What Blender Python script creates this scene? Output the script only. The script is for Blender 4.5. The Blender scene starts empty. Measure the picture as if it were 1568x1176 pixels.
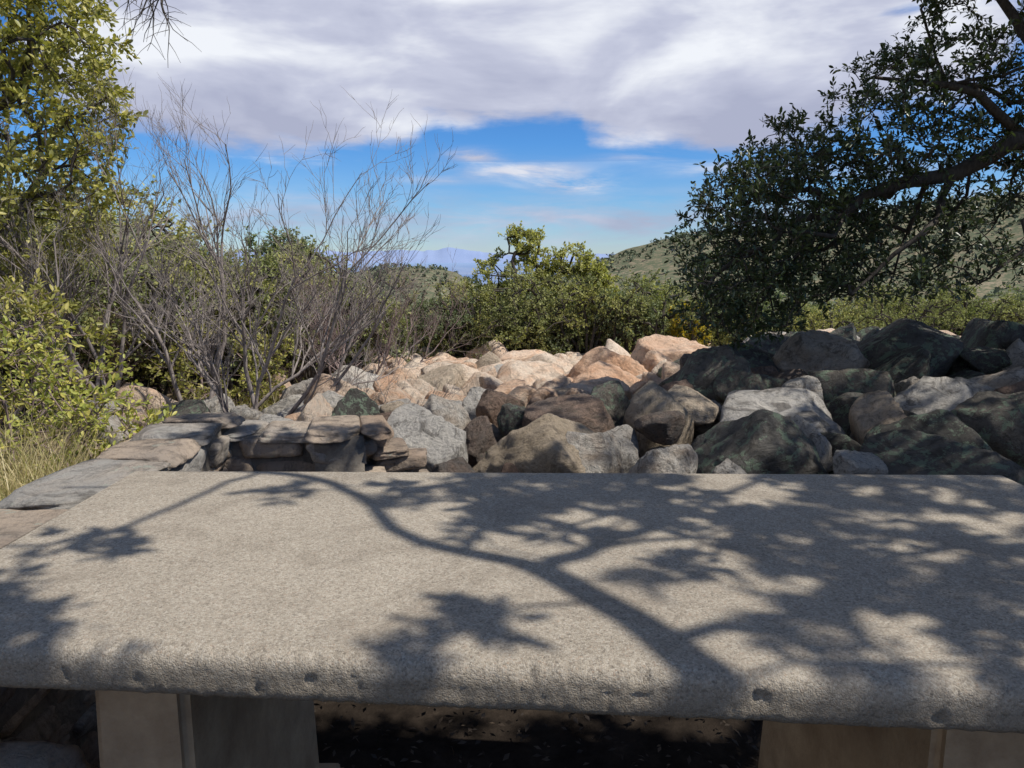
import bpy, bmesh, math, numpy as np
from mathutils import Vector, noise as mn
rng = np.random.default_rng(7)
scene = bpy.context.scene
scene.view_settings.view_transform = 'Standard'
scene.view_settings.look = 'None'
scene.view_settings.exposure = 0
SUN_EL, SUN_AZ = math.radians(55), math.radians(108)   # azimuth clockwise from +Y
S = np.array([math.cos(SUN_EL)*math.sin(SUN_AZ), math.cos(SUN_EL)*math.cos(SUN_AZ), math.sin(SUN_EL)])

# ------------------------------------------------------------------ mesh helpers
class MB:
    def __init__(s): s.v=[]; s.q=[]; s.t=[]; s.qm=[]; s.tm=[]; s.n=0
    def add(s, v, q=None, t=None, mat=0):
        v=np.asarray(v,float).reshape(-1,3); s.v.append(v)
        if q is not None and len(q): q=np.asarray(q,int).reshape(-1,4)+s.n; s.q.append(q); s.qm.append(np.full(len(q),mat))
        if t is not None and len(t): t=np.asarray(t,int).reshape(-1,3)+s.n; s.t.append(t); s.tm.append(np.full(len(t),mat))
        s.n+=len(v)
    def mesh(s, name, mats, smooth=True):
        me=bpy.data.meshes.new(name)
        v=np.concatenate(s.v); q=np.concatenate(s.q) if s.q else np.zeros((0,4),int); t=np.concatenate(s.t) if s.t else np.zeros((0,3),int)
        mi=np.concatenate(s.qm+s.tm)
        nl=len(q)*4+len(t)*3
        me.vertices.add(len(v)); me.vertices.foreach_set("co", v.astype(np.float32).ravel())
        me.loops.add(nl); me.polygons.add(len(q)+len(t))
        me.loops.foreach_set("vertex_index", np.concatenate([q.ravel(),t.ravel()]).astype(np.int32))
        st=np.concatenate([np.arange(len(q))*4, len(q)*4+np.arange(len(t))*3]).astype(np.int32)
        me.polygons.foreach_set("loop_start", st)
        me.polygons.foreach_set("material_index", mi.astype(np.int32))
        me.polygons.foreach_set("use_smooth", np.full(len(mi), smooth))
        for m in mats: me.materials.append(m)
        me.update(calc_edges=True); me.validate()
        return me
    def obj(s, name, mats, smooth=True, parent=None):
        o=bpy.data.objects.new(name, s.mesh(name,mats,smooth)); scene.collection.objects.link(o)
        if parent: o.parent=parent
        return o
def link(name, me, loc=(0,0,0), rot=(0,0,0), sc=(1,1,1), parent=None):
    o=bpy.data.objects.new(name, me); scene.collection.objects.link(o)
    o.location=loc; o.rotation_euler=rot; o.scale=sc
    if parent: o.parent=parent
    return o
def empty(name):
    o=bpy.data.objects.new(name,None); scene.collection.objects.link(o); return o
def nrm(a): return a/(np.linalg.norm(a,axis=-1,keepdims=True)+1e-9)
def rdir(n): return nrm(rng.normal(size=(n,3)))

def tube(mb, P, R, sides=5, mat=0):
    P=np.asarray(P,float); R=np.asarray(R,float); n=len(P)
    T=nrm(np.gradient(P,axis=0)); ref=np.array([0.31,0.17,0.93]); 
    if abs(T[0]@ref)>.9: ref=np.array([1.,0.1,0])
    A=nrm(np.cross(T,ref)); Bv=np.cross(T,A)
    a=np.arange(sides)*2*math.pi/sides
    V=P[:,None]+R[:,None,None]*(np.cos(a)[None,:,None]*A[:,None]+np.sin(a)[None,:,None]*Bv[:,None])
    i=np.arange(n-1)[:,None]*sides; j=np.arange(sides)[None]; j2=(j+1)%sides
    q=np.stack([i+j,i+j2,i+sides+j2,i+sides+j],-1).reshape(-1,4)
    mb.add(V,q,mat=mat)
def sticks(mb,P0,P1,r0,r1,mat=0):
    n=len(P0); T=nrm(P1-P0); A=nrm(np.cross(T,np.array([.3,.2,.9]))); Bv=np.cross(T,A)
    a=np.arange(3)*2*math.pi/3
    off=np.cos(a)[None,:,None]*A[:,None]+np.sin(a)[None,:,None]*Bv[:,None]
    V=np.concatenate([P0[:,None]+off*r0,P1[:,None]+off*r1],1)
    f=np.array([[0,1,4,3],[1,2,5,4],[2,0,3,5]])
    q=(np.arange(n)[:,None,None]*6+f[None]).reshape(-1,4)
    mb.add(V,q,mat=mat)
def leaves(mb,C,ax,size,mat=1,width=.42,hexa=True,upb=.5):
    n=len(C); ax=nrm(ax); N=rng.normal(size=(n,3)); N[:,2]=np.abs(N[:,2])+upb
    Sd=nrm(np.cross(ax,N)); N=np.cross(Sd,ax); s=np.asarray(size).reshape(-1,1)
    w=s*width*.5; up=N*s*.08
    if hexa:
        V=np.stack([C, C+ax*s*.3+Sd*w*.85+up, C+ax*s*.7+Sd*w*.8+up*.8, C+ax*s, C+ax*s*.7-Sd*w*.8+up*.8, C+ax*s*.3-Sd*w*.85+up],1)
        f=np.array([[0,1,2,3],[3,4,5,0]]); k=6
    else:
        V=np.stack([C, C+ax*s*.5+Sd*w+up, C+ax*s, C+ax*s*.5-Sd*w+up],1)
        f=np.array([[0,1,2,3]]); k=4
    q=(np.arange(n)[:,None,None]*k+f[None]).reshape(-1,4)
    mb.add(V,q,mat=mat)
def sprays(mb,C,O,L,k,m,lsize,wood=0,leaf=1,hexa=True,tr=.0022,width=.42):
    """leafy twig sprays: centres C, outward dirs O"""
    n=len(C)
    if n==0: return
    D=nrm(np.repeat(nrm(O),k,0)*.75+rdir(n*k)*1.0); P0=np.repeat(C,k,0)
    ln=L*rng.uniform(.6,1.25,(n*k,1)); P1=P0+D*ln
    sticks(mb,P0,P1,tr,tr*.5,mat=wood)
    t=rng.uniform(.15,1.02,(n*k,m,1)); Cc=(P0[:,None]+D[:,None]*ln[:,None]*t).reshape(-1,3)
    a=nrm(np.repeat(D,m,0)*.6+rdir(n*k*m)*.9)
    Cc=Cc+a*.004
    leaves(mb,Cc,a,lsize*rng.uniform(.6,1.2,n*k*m),mat=leaf,hexa=hexa,width=width)

class Grow:
    """skeleton + tips -> branching tree with pipe-model radii"""
    def __init__(s): s.P=np.zeros((60000,3)); s.n=0; s.par=[]; s.dr=np.zeros(60000); s.chains=[]; s.rmin=[]
    def node(s,p,par,rm=0):
        s.P[s.n]=p; s.par.append(par); s.rmin.append(rm)
        s.dr[s.n]=0 if par<0 else s.dr[par]+np.linalg.norm(s.P[s.n]-s.P[par]); s.n+=1; return s.n-1
    def chain(s,pts,par=-1,step=.15,jit=.02,rs=None):
        pts=np.asarray(pts,float); seg=np.linalg.norm(np.diff(pts,axis=0),axis=1); cum=np.r_[0,np.cumsum(seg)]
        m=max(2,int(cum[-1]/step)+1); t=np.linspace(0,cum[-1],m)
        Q=np.stack([np.interp(t,cum,pts[:,i]) for i in range(3)],1)
        for _ in range(2): Q[1:-1]=(Q[:-2]+2*Q[1:-1]+Q[2:])/4
        Q[1:-1]+=rng.normal(size=(m-2,3))*jit
        rr=np.interp(t,cum,rs) if rs is not None else np.zeros(m)
        ids=[]
        if par<0: par=s.node(Q[0],-1,rr[0])
        ids=[par]
        for i in range(1,m): ids.append(s.node(Q[i],ids[-1],rr[i]))
        s.chains.append(ids); return ids
    def nearest(s,p): return int(np.argmin(np.linalg.norm(s.P[:s.n]-p,axis=1)))
    def tips(s,T,step=.12,jit=.02,w=.25,arch=.08):
        T=np.asarray(T); d0=np.array([np.linalg.norm(s.P[:s.n]-p,axis=1).min() for p in T]); s.tipn=[]; s.tipo=np.zeros((len(T),3)); s.tipp=np.zeros((len(T),3))
        for c,i in enumerate(np.argsort(d0)):
            p=T[i]; d=np.linalg.norm(s.P[:s.n]-p,axis=1); a=int(np.argmin(d+w*s.dr[:s.n])); L=d[a]
            m=max(2,int(L/step)+1); t=np.linspace(0,1,m+1)[1:]
            Q=s.P[a]+(p-s.P[a])*t[:,None]; Q[:,2]+=np.sin(t*math.pi)*arch*L; Q[:-1]+=rng.normal(size=(m-1,3))*jit
            ids=[a]
            for x in Q: ids.append(s.node(x,ids[-1]))
            s.chains.append(ids); s.tipn.append(ids[-1]); s.tipo[c]=s.P[ids[-1]]-s.P[ids[-2]]; s.tipp[c]=s.P[ids[-1]]
    def wood(s,mb,r0=.004,pw=.5,sides=6,mat=0):
        cnt=np.zeros(s.n)
        for tn in s.tipn:
            k=tn
            while k>=0: cnt[k]+=1; k=s.par[k]
        r=np.maximum(r0*np.maximum(cnt,.6)**pw, np.array(s.rmin))
        for ids in s.chains:
            R=r[ids].copy(); R[0]=R[1] if s.par[ids[0]]>=0 or R[0]>R[1]*1.5 else R[0]
            tube(mb,s.P[ids],R,sides,mat)

# ------------------------------------------------------------------ materials
def M(name):
    m=bpy.data.materials.new(name); m.use_nodes=True; nt=m.node_tree; nt.nodes.clear(); return m,nt
def N(nt,t,**k):
    n=nt.nodes.new(t)
    for a,b in k.items(): setattr(n,a,b)
    return n
def Lk(nt,a,b): nt.links.new(a,b)
def mix(nt,f,a,b,bt='MIX'):
    n=nt.nodes.new('ShaderNodeMix'); n.data_type='RGBA'; n.blend_type=bt
    for sock,val in ((n.inputs[0],f),(n.inputs[6],a),(n.inputs[7],b)):
        if hasattr(val,'is_linked'): nt.links.new(val,sock)
        else: sock.default_value = val if not isinstance(val,tuple) else (*val,1)[:4]
    return n.outputs[2]
def ramp(nt,f,stops):
    n=nt.nodes.new('ShaderNodeValToRGB'); cr=n.color_ramp
    while len(cr.elements)<len(stops): cr.elements.new(.5)
    for e,(p,c) in zip(cr.elements,stops):
        e.position=p; e.color=(*c,1) if isinstance(c,tuple) else (c,c,c,1)
    nt.links.new(f,n.inputs[0]); return n.outputs[0]
def noise(nt,co,scale,detail=4,rough=.55,dist=0):
    n=N(nt,'ShaderNodeTexNoise'); n.inputs['Scale'].default_value=scale; n.inputs['Detail'].default_value=detail
    n.inputs['Roughness'].default_value=rough; n.inputs['Distortion'].default_value=dist
    if co is not None: nt.links.new(co,n.inputs['Vector'])
    return n.outputs['Fac']
def math_(nt,op,a,b=None,c=None):
    n=nt.nodes.new('ShaderNodeMath'); n.operation=op
    for i,v in enumerate((a,b,c)):
        if v is None: continue
        if hasattr(v,'is_linked'): nt.links.new(v,n.inputs[i])
        else: n.inputs[i].default_value=v
    return n.outputs[0]
def finish(nt,col,rough=.9,bump=None,bs=.5,bd=.01,spec=.2):
    p=N(nt,'ShaderNodeBsdfPrincipled'); o=N(nt,'ShaderNodeOutputMaterial'); p.inputs['Roughness'].default_value=rough
    p.inputs['Specular IOR Level'].default_value=spec
    if hasattr(col,'is_linked'): Lk(nt,col,p.inputs['Base Color'])
    else: p.inputs['Base Color'].default_value=(*col,1)
    if bump is not None:
        b=N(nt,'ShaderNodeBump'); b.inputs['Strength'].default_value=bs; b.inputs['Distance'].default_value=bd
        Lk(nt,bump,b.inputs['Height']); Lk(nt,b.outputs[0],p.inputs['Normal'])
    Lk(nt,p.outputs[0],o.inputs[0]); return p

def rock_mat(name,stops,lich=(.16,.19,.12),la=.55,island=False,dark=.25,bd=.035,sp=.35,lw=.04):
    m,nt=M(name); tc=N(nt,'ShaderNodeTexCoord'); oi=N(nt,'ShaderNodeObjectInfo')
    add=N(nt,'ShaderNodeVectorMath',operation='MULTIPLY_ADD'); Lk(nt,oi.outputs['Random'],add.inputs[0]); add.inputs[1].default_value=(31,17,23)
    Lk(nt,tc.outputs['Object'],add.inputs[2]); co=add.outputs[0]
    n1=noise(nt,co,1.6,5,.6,.6)
    if island:
        g=N(nt,'ShaderNodeNewGeometry'); rv=g.outputs['Random Per Island']
    else: rv=oi.outputs['Random']
    f=math_(nt,'ADD',math_(nt,'MULTIPLY',rv,.75),math_(nt,'MULTIPLY',math_(nt,'SUBTRACT',n1,.5),1.1))
    f=math_(nt,'ADD',f,.12)
    c=ramp(nt,f,stops)
    k=6 if island else 1
    n4=noise(nt,co,9*(3 if island else 1),7,.78)
    c=mix(nt,ramp(nt,n4,[(.33,sp),(.52,1.)]),(.05,.045,.04),c)
    n5=noise(nt,co,2.6*(3 if island else 1),6,.7,1.2); c=mix(nt,math_(nt,'MULTIPLY',ramp(nt,n5,[(.52,0.),(.62,1.)]),dark),c,(.05,.042,.035))
    n3=noise(nt,co,4*(2 if island else 1),7,.75,.3); c=mix(nt,math_(nt,'MULTIPLY',ramp(nt,n3,[(la,0.),(la+lw,1.)]),.8),c,lich)
    bump=math_(nt,'ADD',n4,math_(nt,'MULTIPLY',n5,1.3))
    finish(nt,c,.92,bump,1.,bd); return m
rock_grey=rock_mat('rock_grey',[(.0,(.40,.35,.30)),(.35,(.56,.52,.47)),(.65,(.66,.61,.54)),(1.,(.50,.40,.31))],la=.64,dark=.6,sp=.55,lich=(.26,.28,.2))
rock_tan=rock_mat('rock_tan',[(.0,(.48,.38,.27)),(.5,(.62,.51,.39)),(1.,(.54,.40,.28))],la=.66,dark=.4,sp=.55,lich=(.3,.28,.2))
rock_lichen=rock_mat('rock_lichen',[(.0,(.085,.08,.07)),(.5,(.15,.14,.125)),(1.,(.22,.19,.155))],lich=(.22,.28,.20),la=.53,dark=.6,lw=.03)
rock_warm=rock_mat('rock_warm',[(.0,(.68,.41,.26)),(.3,(.80,.57,.41)),(.6,(.82,.68,.54)),(1.,(.74,.48,.32))],la=.70,dark=.32,lich=(.36,.33,.28),sp=.7)
rock_red=rock_mat('rock_red',[(.0,(.16,.11,.09)),(.5,(.29,.20,.15)),(1.,(.19,.165,.145))],la=.62,dark=.5)
wall_stone=rock_mat('wall_stone',[(.0,(.36,.25,.17)),(.3,(.30,.25,.205)),(.5,(.46,.36,.27)),(.8,(.33,.31,.28)),(1.,(.46,.33,.24))],la=.60,island=True,dark=.55,lich=(.33,.35,.29),bd=.012,sp=.4)
def mortar():
    m,nt=M('mortar'); tc=N(nt,'ShaderNodeTexCoord'); n=noise(nt,tc.outputs['Object'],40,6,.7)
    finish(nt,ramp(nt,n,[(.3,(.12,.10,.085)),(.7,(.25,.22,.18))]),.95,n,.8,.01); return m
mortar_m=mortar()
def concrete():
    m,nt=M('aggregate_concrete'); tc=N(nt,'ShaderNodeTexCoord'); co=tc.outputs['Object']
    big=noise(nt,co,3.5,6,.65,.4); c=ramp(nt,big,[(.3,(.30,.258,.203)),(.7,(.41,.355,.283))])
    v=N(nt,'ShaderNodeTexVoronoi'); v.inputs['Scale'].default_value=430; Lk(nt,co,v.inputs['Vector'])
    sep=N(nt,'ShaderNodeSeparateColor'); Lk(nt,v.outputs['Color'],sep.inputs[0])
    gr=ramp(nt,sep.outputs[0],[(.0,(.08,.065,.05)),(.13,(.30,.25,.19)),(.5,(.41,.355,.285)),(.88,(.62,.56,.47)),(1.,(.34,.22,.15))])
    c=mix(nt,.42,c,gr)
    fine=noise(nt,co,170,4,.85); c=mix(nt,ramp(nt,fine,[(.34,.45),(.5,1.)]),(.08,.065,.05),c)
    st=noise(nt,co,5,8,.75,1.); c=mix(nt,math_(nt,'MULTIPLY',ramp(nt,st,[(.48,0.),(.66,1.)]),.42),c,(.15,.12,.09))
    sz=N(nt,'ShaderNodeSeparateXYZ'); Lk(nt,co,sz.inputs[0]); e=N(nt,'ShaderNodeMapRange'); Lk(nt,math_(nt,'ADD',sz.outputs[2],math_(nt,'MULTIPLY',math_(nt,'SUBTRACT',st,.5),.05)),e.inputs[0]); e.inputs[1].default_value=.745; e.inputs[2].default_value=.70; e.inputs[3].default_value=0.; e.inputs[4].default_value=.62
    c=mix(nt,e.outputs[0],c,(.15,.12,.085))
    h=math_(nt,'ADD',math_(nt,'MULTIPLY',v.outputs['Distance'],-.4),math_(nt,'ADD',math_(nt,'MULTIPLY',fine,1.3),math_(nt,'MULTIPLY',st,1.)))
    finish(nt,c,.88,h,.75,.0026,.25); return m
conc=concrete()
def plain_conc():
    m,nt=M('leg_concrete'); tc=N(nt,'ShaderNodeTexCoord'); n=noise(nt,tc.outputs['Object'],9,7,.7); n2=noise(nt,tc.outputs['Object'],120,3)
    finish(nt,ramp(nt,n,[(.3,(.26,.175,.105)),(.7,(.48,.35,.22))]),.9,n2,.5,.004); return m
legc=plain_conc()
def leaf_mat(name,a,b,c,tr=.3,rough=.45,oi=False,spec=.35):
    m,nt=M(name); g=N(nt,'ShaderNodeNewGeometry'); f=g.outputs['Random Per Island']
    if oi:
        o=N(nt,'ShaderNodeObjectInfo'); f=math_(nt,'ADD',math_(nt,'MULTIPLY',f,.45),math_(nt,'MULTIPLY',o.outputs['Random'],.55))
    col=ramp(nt,f,[(0.,a),(.55,b),(1.,c)])
    o=N(nt,'ShaderNodeOutputMaterial')
    if oi:
        p=N(nt,'ShaderNodeBsdfDiffuse'); Lk(nt,col,p.inputs[0])
    else:
        p=N(nt,'ShaderNodeBsdfPrincipled'); p.inputs['Roughness'].default_value=rough; p.inputs['Specular IOR Level'].default_value=spec; Lk(nt,col,p.inputs['Base Color'])
    if tr<=0: Lk(nt,p.outputs[0],o.inputs[0]); return m
    t=N(nt,'ShaderNodeBsdfTranslucent'); tcol=mix(nt,1.,col,(1.25,1.35,.65),'MULTIPLY'); Lk(nt,tcol,t.inputs[0])
    ms=N(nt,'ShaderNodeMixShader'); ms.inputs[0].default_value=tr; Lk(nt,p.outputs[0],ms.inputs[1]); Lk(nt,t.outputs[0],ms.inputs[2])
    Lk(nt,ms.outputs[0],o.inputs[0]); return m
oak_leaf=leaf_mat('oak_leaf',(.035,.05,.022),(.06,.085,.035),(.11,.14,.06),.18,.33,spec=.5)
oliv_leaf=leaf_mat('olive_leaf',(.19,.20,.06),(.35,.335,.10),(.54,.47,.15),.35)
bush_leaf=leaf_mat('bush_leaf',(.22,.25,.06),(.40,.41,.09),(.58,.50,.14),.3)
for_leafs=[leaf_mat('forest_leaf_a',(.18,.21,.09),(.28,.30,.13),(.38,.375,.17),.25,.6,True),
           leaf_mat('forest_leaf_b',(.26,.265,.10),(.38,.37,.14),(.50,.45,.19),.25,.6,True),
           leaf_mat('forest_leaf_c',(.13,.165,.095),(.21,.25,.14),(.29,.31,.18),.25,.6,True)]
yel_leaf=leaf_mat('yellow_leaf',(.45,.33,.03),(.6,.45,.04),(.35,.33,.05),.3)
cent_leaf=leaf_mat('centre_leaf',(.28,.29,.095),(.43,.42,.14),(.56,.52,.20),.35)
def bark(name,a,b):
    m,nt=M(name); tc=N(nt,'ShaderNodeTexCoord'); mp=N(nt,'ShaderNodeMapping'); mp.inputs['Scale'].default_value=(1,1,.25); Lk(nt,tc.outputs['Object'],mp.inputs[0])
    n=noise(nt,mp.outputs[0],45,4,.7); finish(nt,ramp(nt,n,[(.3,a),(.7,b)]),.9,n,.8,.01); return m
bark_dark=bark('bark_dark',(.04,.033,.027),(.11,.095,.08)); bark_grey=bark('bark_grey',(.16,.13,.12),(.38,.33,.30)); bark_twig=bark('bark_twig',(.17,.12,.11),(.33,.25,.23))
grass_m=leaf_mat('dry_grass',(.38,.30,.15),(.55,.46,.27),(.34,.34,.12),.3)

# ------------------------------------------------------------------ terrain
AZ=[-180,-60,-35.3,-29.8,-26.2,-23.6,-19.1,-11.9,-9.4,-6.5,-4.5,-2,3.4,7.5,11,14,22.9,35.3,60,180]
EL=[4,6,4.2,2.6,1.7,.3,-1.8,-1.4,-1.0,-1.0,-1.5,-2.6,-2.2,-.1,.8,1.4,2.4,4.2,6,4]
def height(x,y):
    r=np.hypot(x,y); az=np.degrees(np.arctan2(x,y))
    b=np.interp(r,[0,2.3,3.2,12.5,20,60,150,1000,6000,20000,120000],[0,0,.05,-.85,-4.0,-9,-16,-80,-450,-520,-520])
    side=np.clip((az-12)/14,0,1)*np.clip((r-3)/1.5,0,1)*np.clip((16-r)/5,0,1); b=b+side*.28
    e=np.interp(az,AZ,EL); w=np.exp(-((np.log(np.maximum(r,1))-math.log(620))/.42)**2); w=np.where(r<60,w*np.clip((r-30)/30,0,1),w)
    nz=(np.sin(x*.031+1)*np.cos(y*.027)+.5*np.sin(x*.083+y*.05)+.3*np.sin(x*.17-y*.11+2)); 
    return b*(1-w)+w*(1.2+620*np.tan(np.radians(e)))+w*nz*2.4
angs=np.concatenate([np.arange(-180,-55,3),np.arange(-55,55,.5),np.arange(55,180,3)]); rad=np.r_[0.02,np.geomspace(.4,110000,170)]
A,Rr=np.meshgrid(np.radians(angs),rad); X=Rr*np.sin(A); Y=Rr*np.cos(A); Z=height(X,Y)
small=np.array([[mn.fractal(Vector((a*1.3,b*1.3,0)),1.,2.,4) if c<40 else 0 for a,b,c in zip(r1,r2,r3)] for r1,r2,r3 in zip(X,Y,Rr)]); Z=Z+small*.05*np.clip(Rr/3,0,1)
na=len(angs); i=np.arange(len(rad)-1)[:,None]*na; j=np.arange(na)[None]; j2=(j+1)%na
mb=MB(); mb.add(np.stack([X,Y,Z],-1),np.stack([i+j,i+na+j,i+na+j2,i+j2],-1).reshape(-1,4))
def ground_mat():
    m,nt=M('ground_soil_and_haze'); g=N(nt,'ShaderNodeNewGeometry'); ps=g.outputs['Position']
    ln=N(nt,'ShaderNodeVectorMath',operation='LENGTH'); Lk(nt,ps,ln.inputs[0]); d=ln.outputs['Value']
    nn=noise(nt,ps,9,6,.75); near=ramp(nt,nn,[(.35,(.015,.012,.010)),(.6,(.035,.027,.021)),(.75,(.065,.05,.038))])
    mid=ramp(nt,nn,[(.35,(.10,.075,.05)),(.55,(.24,.18,.12)),(.7,(.36,.29,.19))])
    n2=noise(nt,ps,.03,6,.7); n3=noise(nt,ps,.22,5,.8); hill=ramp(nt,n2,[(.3,(.17,.145,.10)),(.55,(.26,.215,.15)),(.7,(.33,.27,.20))])
    hill=mix(nt,ramp(nt,n3,[(.48,.9),(.58,0.)]),hill,(.10,.12,.075))
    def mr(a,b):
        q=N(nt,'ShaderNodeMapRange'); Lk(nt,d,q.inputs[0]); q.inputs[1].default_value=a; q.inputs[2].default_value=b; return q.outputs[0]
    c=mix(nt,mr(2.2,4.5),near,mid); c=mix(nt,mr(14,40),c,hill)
    n4=noise(nt,ps,.0006,5,.6); far_haze=ramp(nt,n4,[(.35,(.13,.20,.36)),(.6,(.24,.29,.42)),(.75,(.19,.26,.42))])
    c=mix(nt,mr(900,5000),c,far_haze); c=mix(nt,mr(15000,80000),c,(.26,.38,.58))  # aerial haze painted into the ground colour, bluer with distance
    finish(nt,c,1.,nn,.6,.02,.0); return m
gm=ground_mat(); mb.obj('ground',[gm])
# distant mountains
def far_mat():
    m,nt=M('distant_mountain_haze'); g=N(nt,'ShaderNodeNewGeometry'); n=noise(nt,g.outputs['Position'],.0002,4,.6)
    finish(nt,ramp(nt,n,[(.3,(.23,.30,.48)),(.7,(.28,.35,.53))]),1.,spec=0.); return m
mb=MB(); az=np.radians(np.arange(-60,60,.15)); 
prof=[]
for a in np.degrees(az):
    e=.20+.24*mn.fractal(Vector((a*.35,3.3,0)),.9,2,6)+.40*math.exp(-((a+6.5)/3.2)**2)*(.8+.5*mn.noise(Vector((a*1.3,0,0))))+.3*math.exp(-((a+17)/5)**2)
    prof.append(max(e,.02))
prof=np.array(prof); R=60000.
top=np.stack([R*np.sin(az),R*np.cos(az),1.2+R*np.tan(np.radians(prof))],-1)
bot=np.stack([R*.93*np.sin(az),R*.93*np.cos(az),np.full(len(az),-540.)],-1)
midp=(top*.5+bot*.5)
k=len(az); q=[]
for r_ in range(2):
    for c_ in range(k-1): q.append([r_*k+c_,r_*k+c_+1,(r_+1)*k+c_+1,(r_+1)*k+c_])
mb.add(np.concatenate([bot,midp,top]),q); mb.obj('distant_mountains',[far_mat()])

# ------------------------------------------------------------------ boulders
def ico(sub):
    bm=bmesh.new(); bmesh.ops.create_icosphere(bm,subdivisions=sub,radius=1); v=np.array([x.co[:] for x in bm.verts]); t=np.array([[a.index for a in f.verts] for f in bm.faces]); bm.free(); return nrm(v),t
ICO={k:ico(k) for k in (3,4,5)}
def rock(sub,seed,p=9,npl=11,amp=.05,box=False):
    rg=np.random.default_rng(seed); V,T=ICO[sub]
    if box:
        n=np.array([[1,0,0],[-1,0,0],[0,1,0],[0,-1,0],[0,0,1],[0,0,-1.]])+rg.normal(size=(6,3))*.10; d=rg.uniform(.9,1.05,6)
        e=nrm(rg.normal(size=(3,3))*np.array([1,1,.3])); n=nrm(np.concatenate([n,e])); d=np.r_[d,rg.uniform(1.1,1.3,3)]
    else:
        n=nrm(rg.normal(size=(npl,3))); n=np.concatenate([n,[[0,0,-1]]]); d=rg.uniform(.62,1.05,npl+1)
    dp=np.maximum(V@n.T/d,0); r=(dp**p).sum(1)**(-1/p); r=np.minimum(r,1.6 if box else 1.45)
    o=Vector(rg.uniform(0,99,3))
    nz=np.array([mn.fractal(Vector(v)*1.5+o,.75,2.1,6) for v in V]); nr=np.array([abs(mn.noise(Vector(v)*2.2+o)) for v in V]) 
    r=r*(1+nz*amp*1.5-np.clip(.05-nr,0,1)*amp*14*.4)
    P=V*r[:,None]
    P=P-(P.max(0)+P.min(0))/2; P=P/(P.max(0)-P.min(0))*2
    return P,T
rock_meshes=[]
for i in range(14):
    P,T=rock(5 if i<10 else 4,100+i,p=[11,22,16][i%3],npl=[8,13,10][i%3],amp=.06); rock_meshes.append((P,T))
NR=14
def rmesh(i,mat,cache={}):
    k=(i,mat.name)
    if k not in cache:
        mb=MB(); P,T=rock_meshes[i]; mb.add(P,t=T); cache[k]=mb.mesh('boulder_mesh',[mat])
    return cache[k]
G,Li,W,Rd,Tn=rock_grey,rock_lichen,rock_warm,rock_red,rock_tan
# x, y, top z, width, height, material
FB=[(-.355,2.8,.575,.33,.34,G),(.065,2.72,.58,.47,.36,Tn),(.30,2.66,.53,.26,.26,G),(.545,2.5,.535,.25,.28,G),(.95,2.72,.605,.51,.42,Li),
(1.25,3.3,.57,.66,.42,G),(.70,3.3,.60,.38,.38,Tn),(.49,3.5,.58,.30,.34,Li),(.26,3.2,.535,.46,.22,Rd),(1.12,4.0,.70,.55,.62,Li),
(2.42,4.55,.78,.85,.7,Li),(3.15,4.7,.85,.85,.75,Li),(1.86,3.85,.61,.45,.42,Li),(2.12,3.5,.60,.50,.4,G),(1.68,3.2,.57,.32,.35,Tn),
(1.77,2.9,.585,.46,.4,Li),(2.15,3.0,.63,.42,.42,Li),(1.56,2.5,.535,.55,.25,Li),(-.83,3.6,.52,.32,.36,Li),(-.54,3.1,.53,.30,.32,Rd),
(-.33,3.45,.53,.30,.3,G),(-.06,3.6,.52,.26,.3,Rd),(.03,3.3,.50,.2,.2,Li),(-.15,3.1,.50,.24,.26,Rd),(1.45,4.4,.66,.5,.5,Li),(1.75,4.7,.60,.5,.5,Li),(2.0,5.2,.62,.6,.6,Li),
(.85,3.75,.56,.34,.3,Rd),(1.25,2.45,.52,.16,.16,G),(.78,2.4,.50,.14,.14,G),(-.2,2.5,.47,.2,.2,Rd),(.42,2.95,.48,.26,.24,G),
(.9,6.6,.36,.7,.6,W),(-.45,6.2,.30,.7,.55,W),(-1.0,6.3,.26,.6,.5,W),(-1.5,5.2,.30,.45,.4,G),(1.7,7.5,.34,.8,.6,W),(1.3,8.8,.16,.9,.8,W),(.1,9.5,-.05,.9,.6,W)]
for i,(x,y,zt,w,h,m) in enumerate(FB):
    sx=w/2*rng.uniform(1.,1.1); sy=w/2*rng.uniform(.8,1.05); sz=h/2*1.05
    link('boulder',rmesh([3,0,5,7,1,10,8,4,9,2,6,11,12,13][i%14],m),(x,y,zt-sz*.97),(rng.uniform(-.15,.15),rng.uniform(-.15,.15),rng.uniform(0,6.28)),(sx,sy,sz))
field=empty('boulder_field')
def Ssurf(x,y):
    az=math.degrees(math.atan2(x,y)); s=.43-.105*(y-3.1); s+=.33*min(max((az-10)/12,0),1)*min(max((y-3)/1.5,0),1)*min(max((14-y)/6,0),1)
    if az<-14: s-=.10*min((-14-az)/8,1)
    return s
pts=[]
tries=0
while len(pts)<600 and tries<30000:
    tries+=1
    y=rng.uniform(2.9,12.3); x=rng.uniform(-.78,.95)*y
    if x/y<-.21 and y>6.6: continue
    if x/y<-.34 and y>4.9: continue
    if x/y<-.60: continue
    r=rng.uniform(.10,.21)+ .020*(y-3)*rng.uniform(.3,1.5)
    if rng.random()<.15: r*=1.5
    if any((x-a)**2+(y-b)**2<((r+c)*.64)**2 for a,b,c in pts): continue
    if any((x-f[0])**2+(y-f[1])**2<(r+f[3]*.5)**2*.45 for f in FB): continue
    pts.append((x,y,r))
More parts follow.
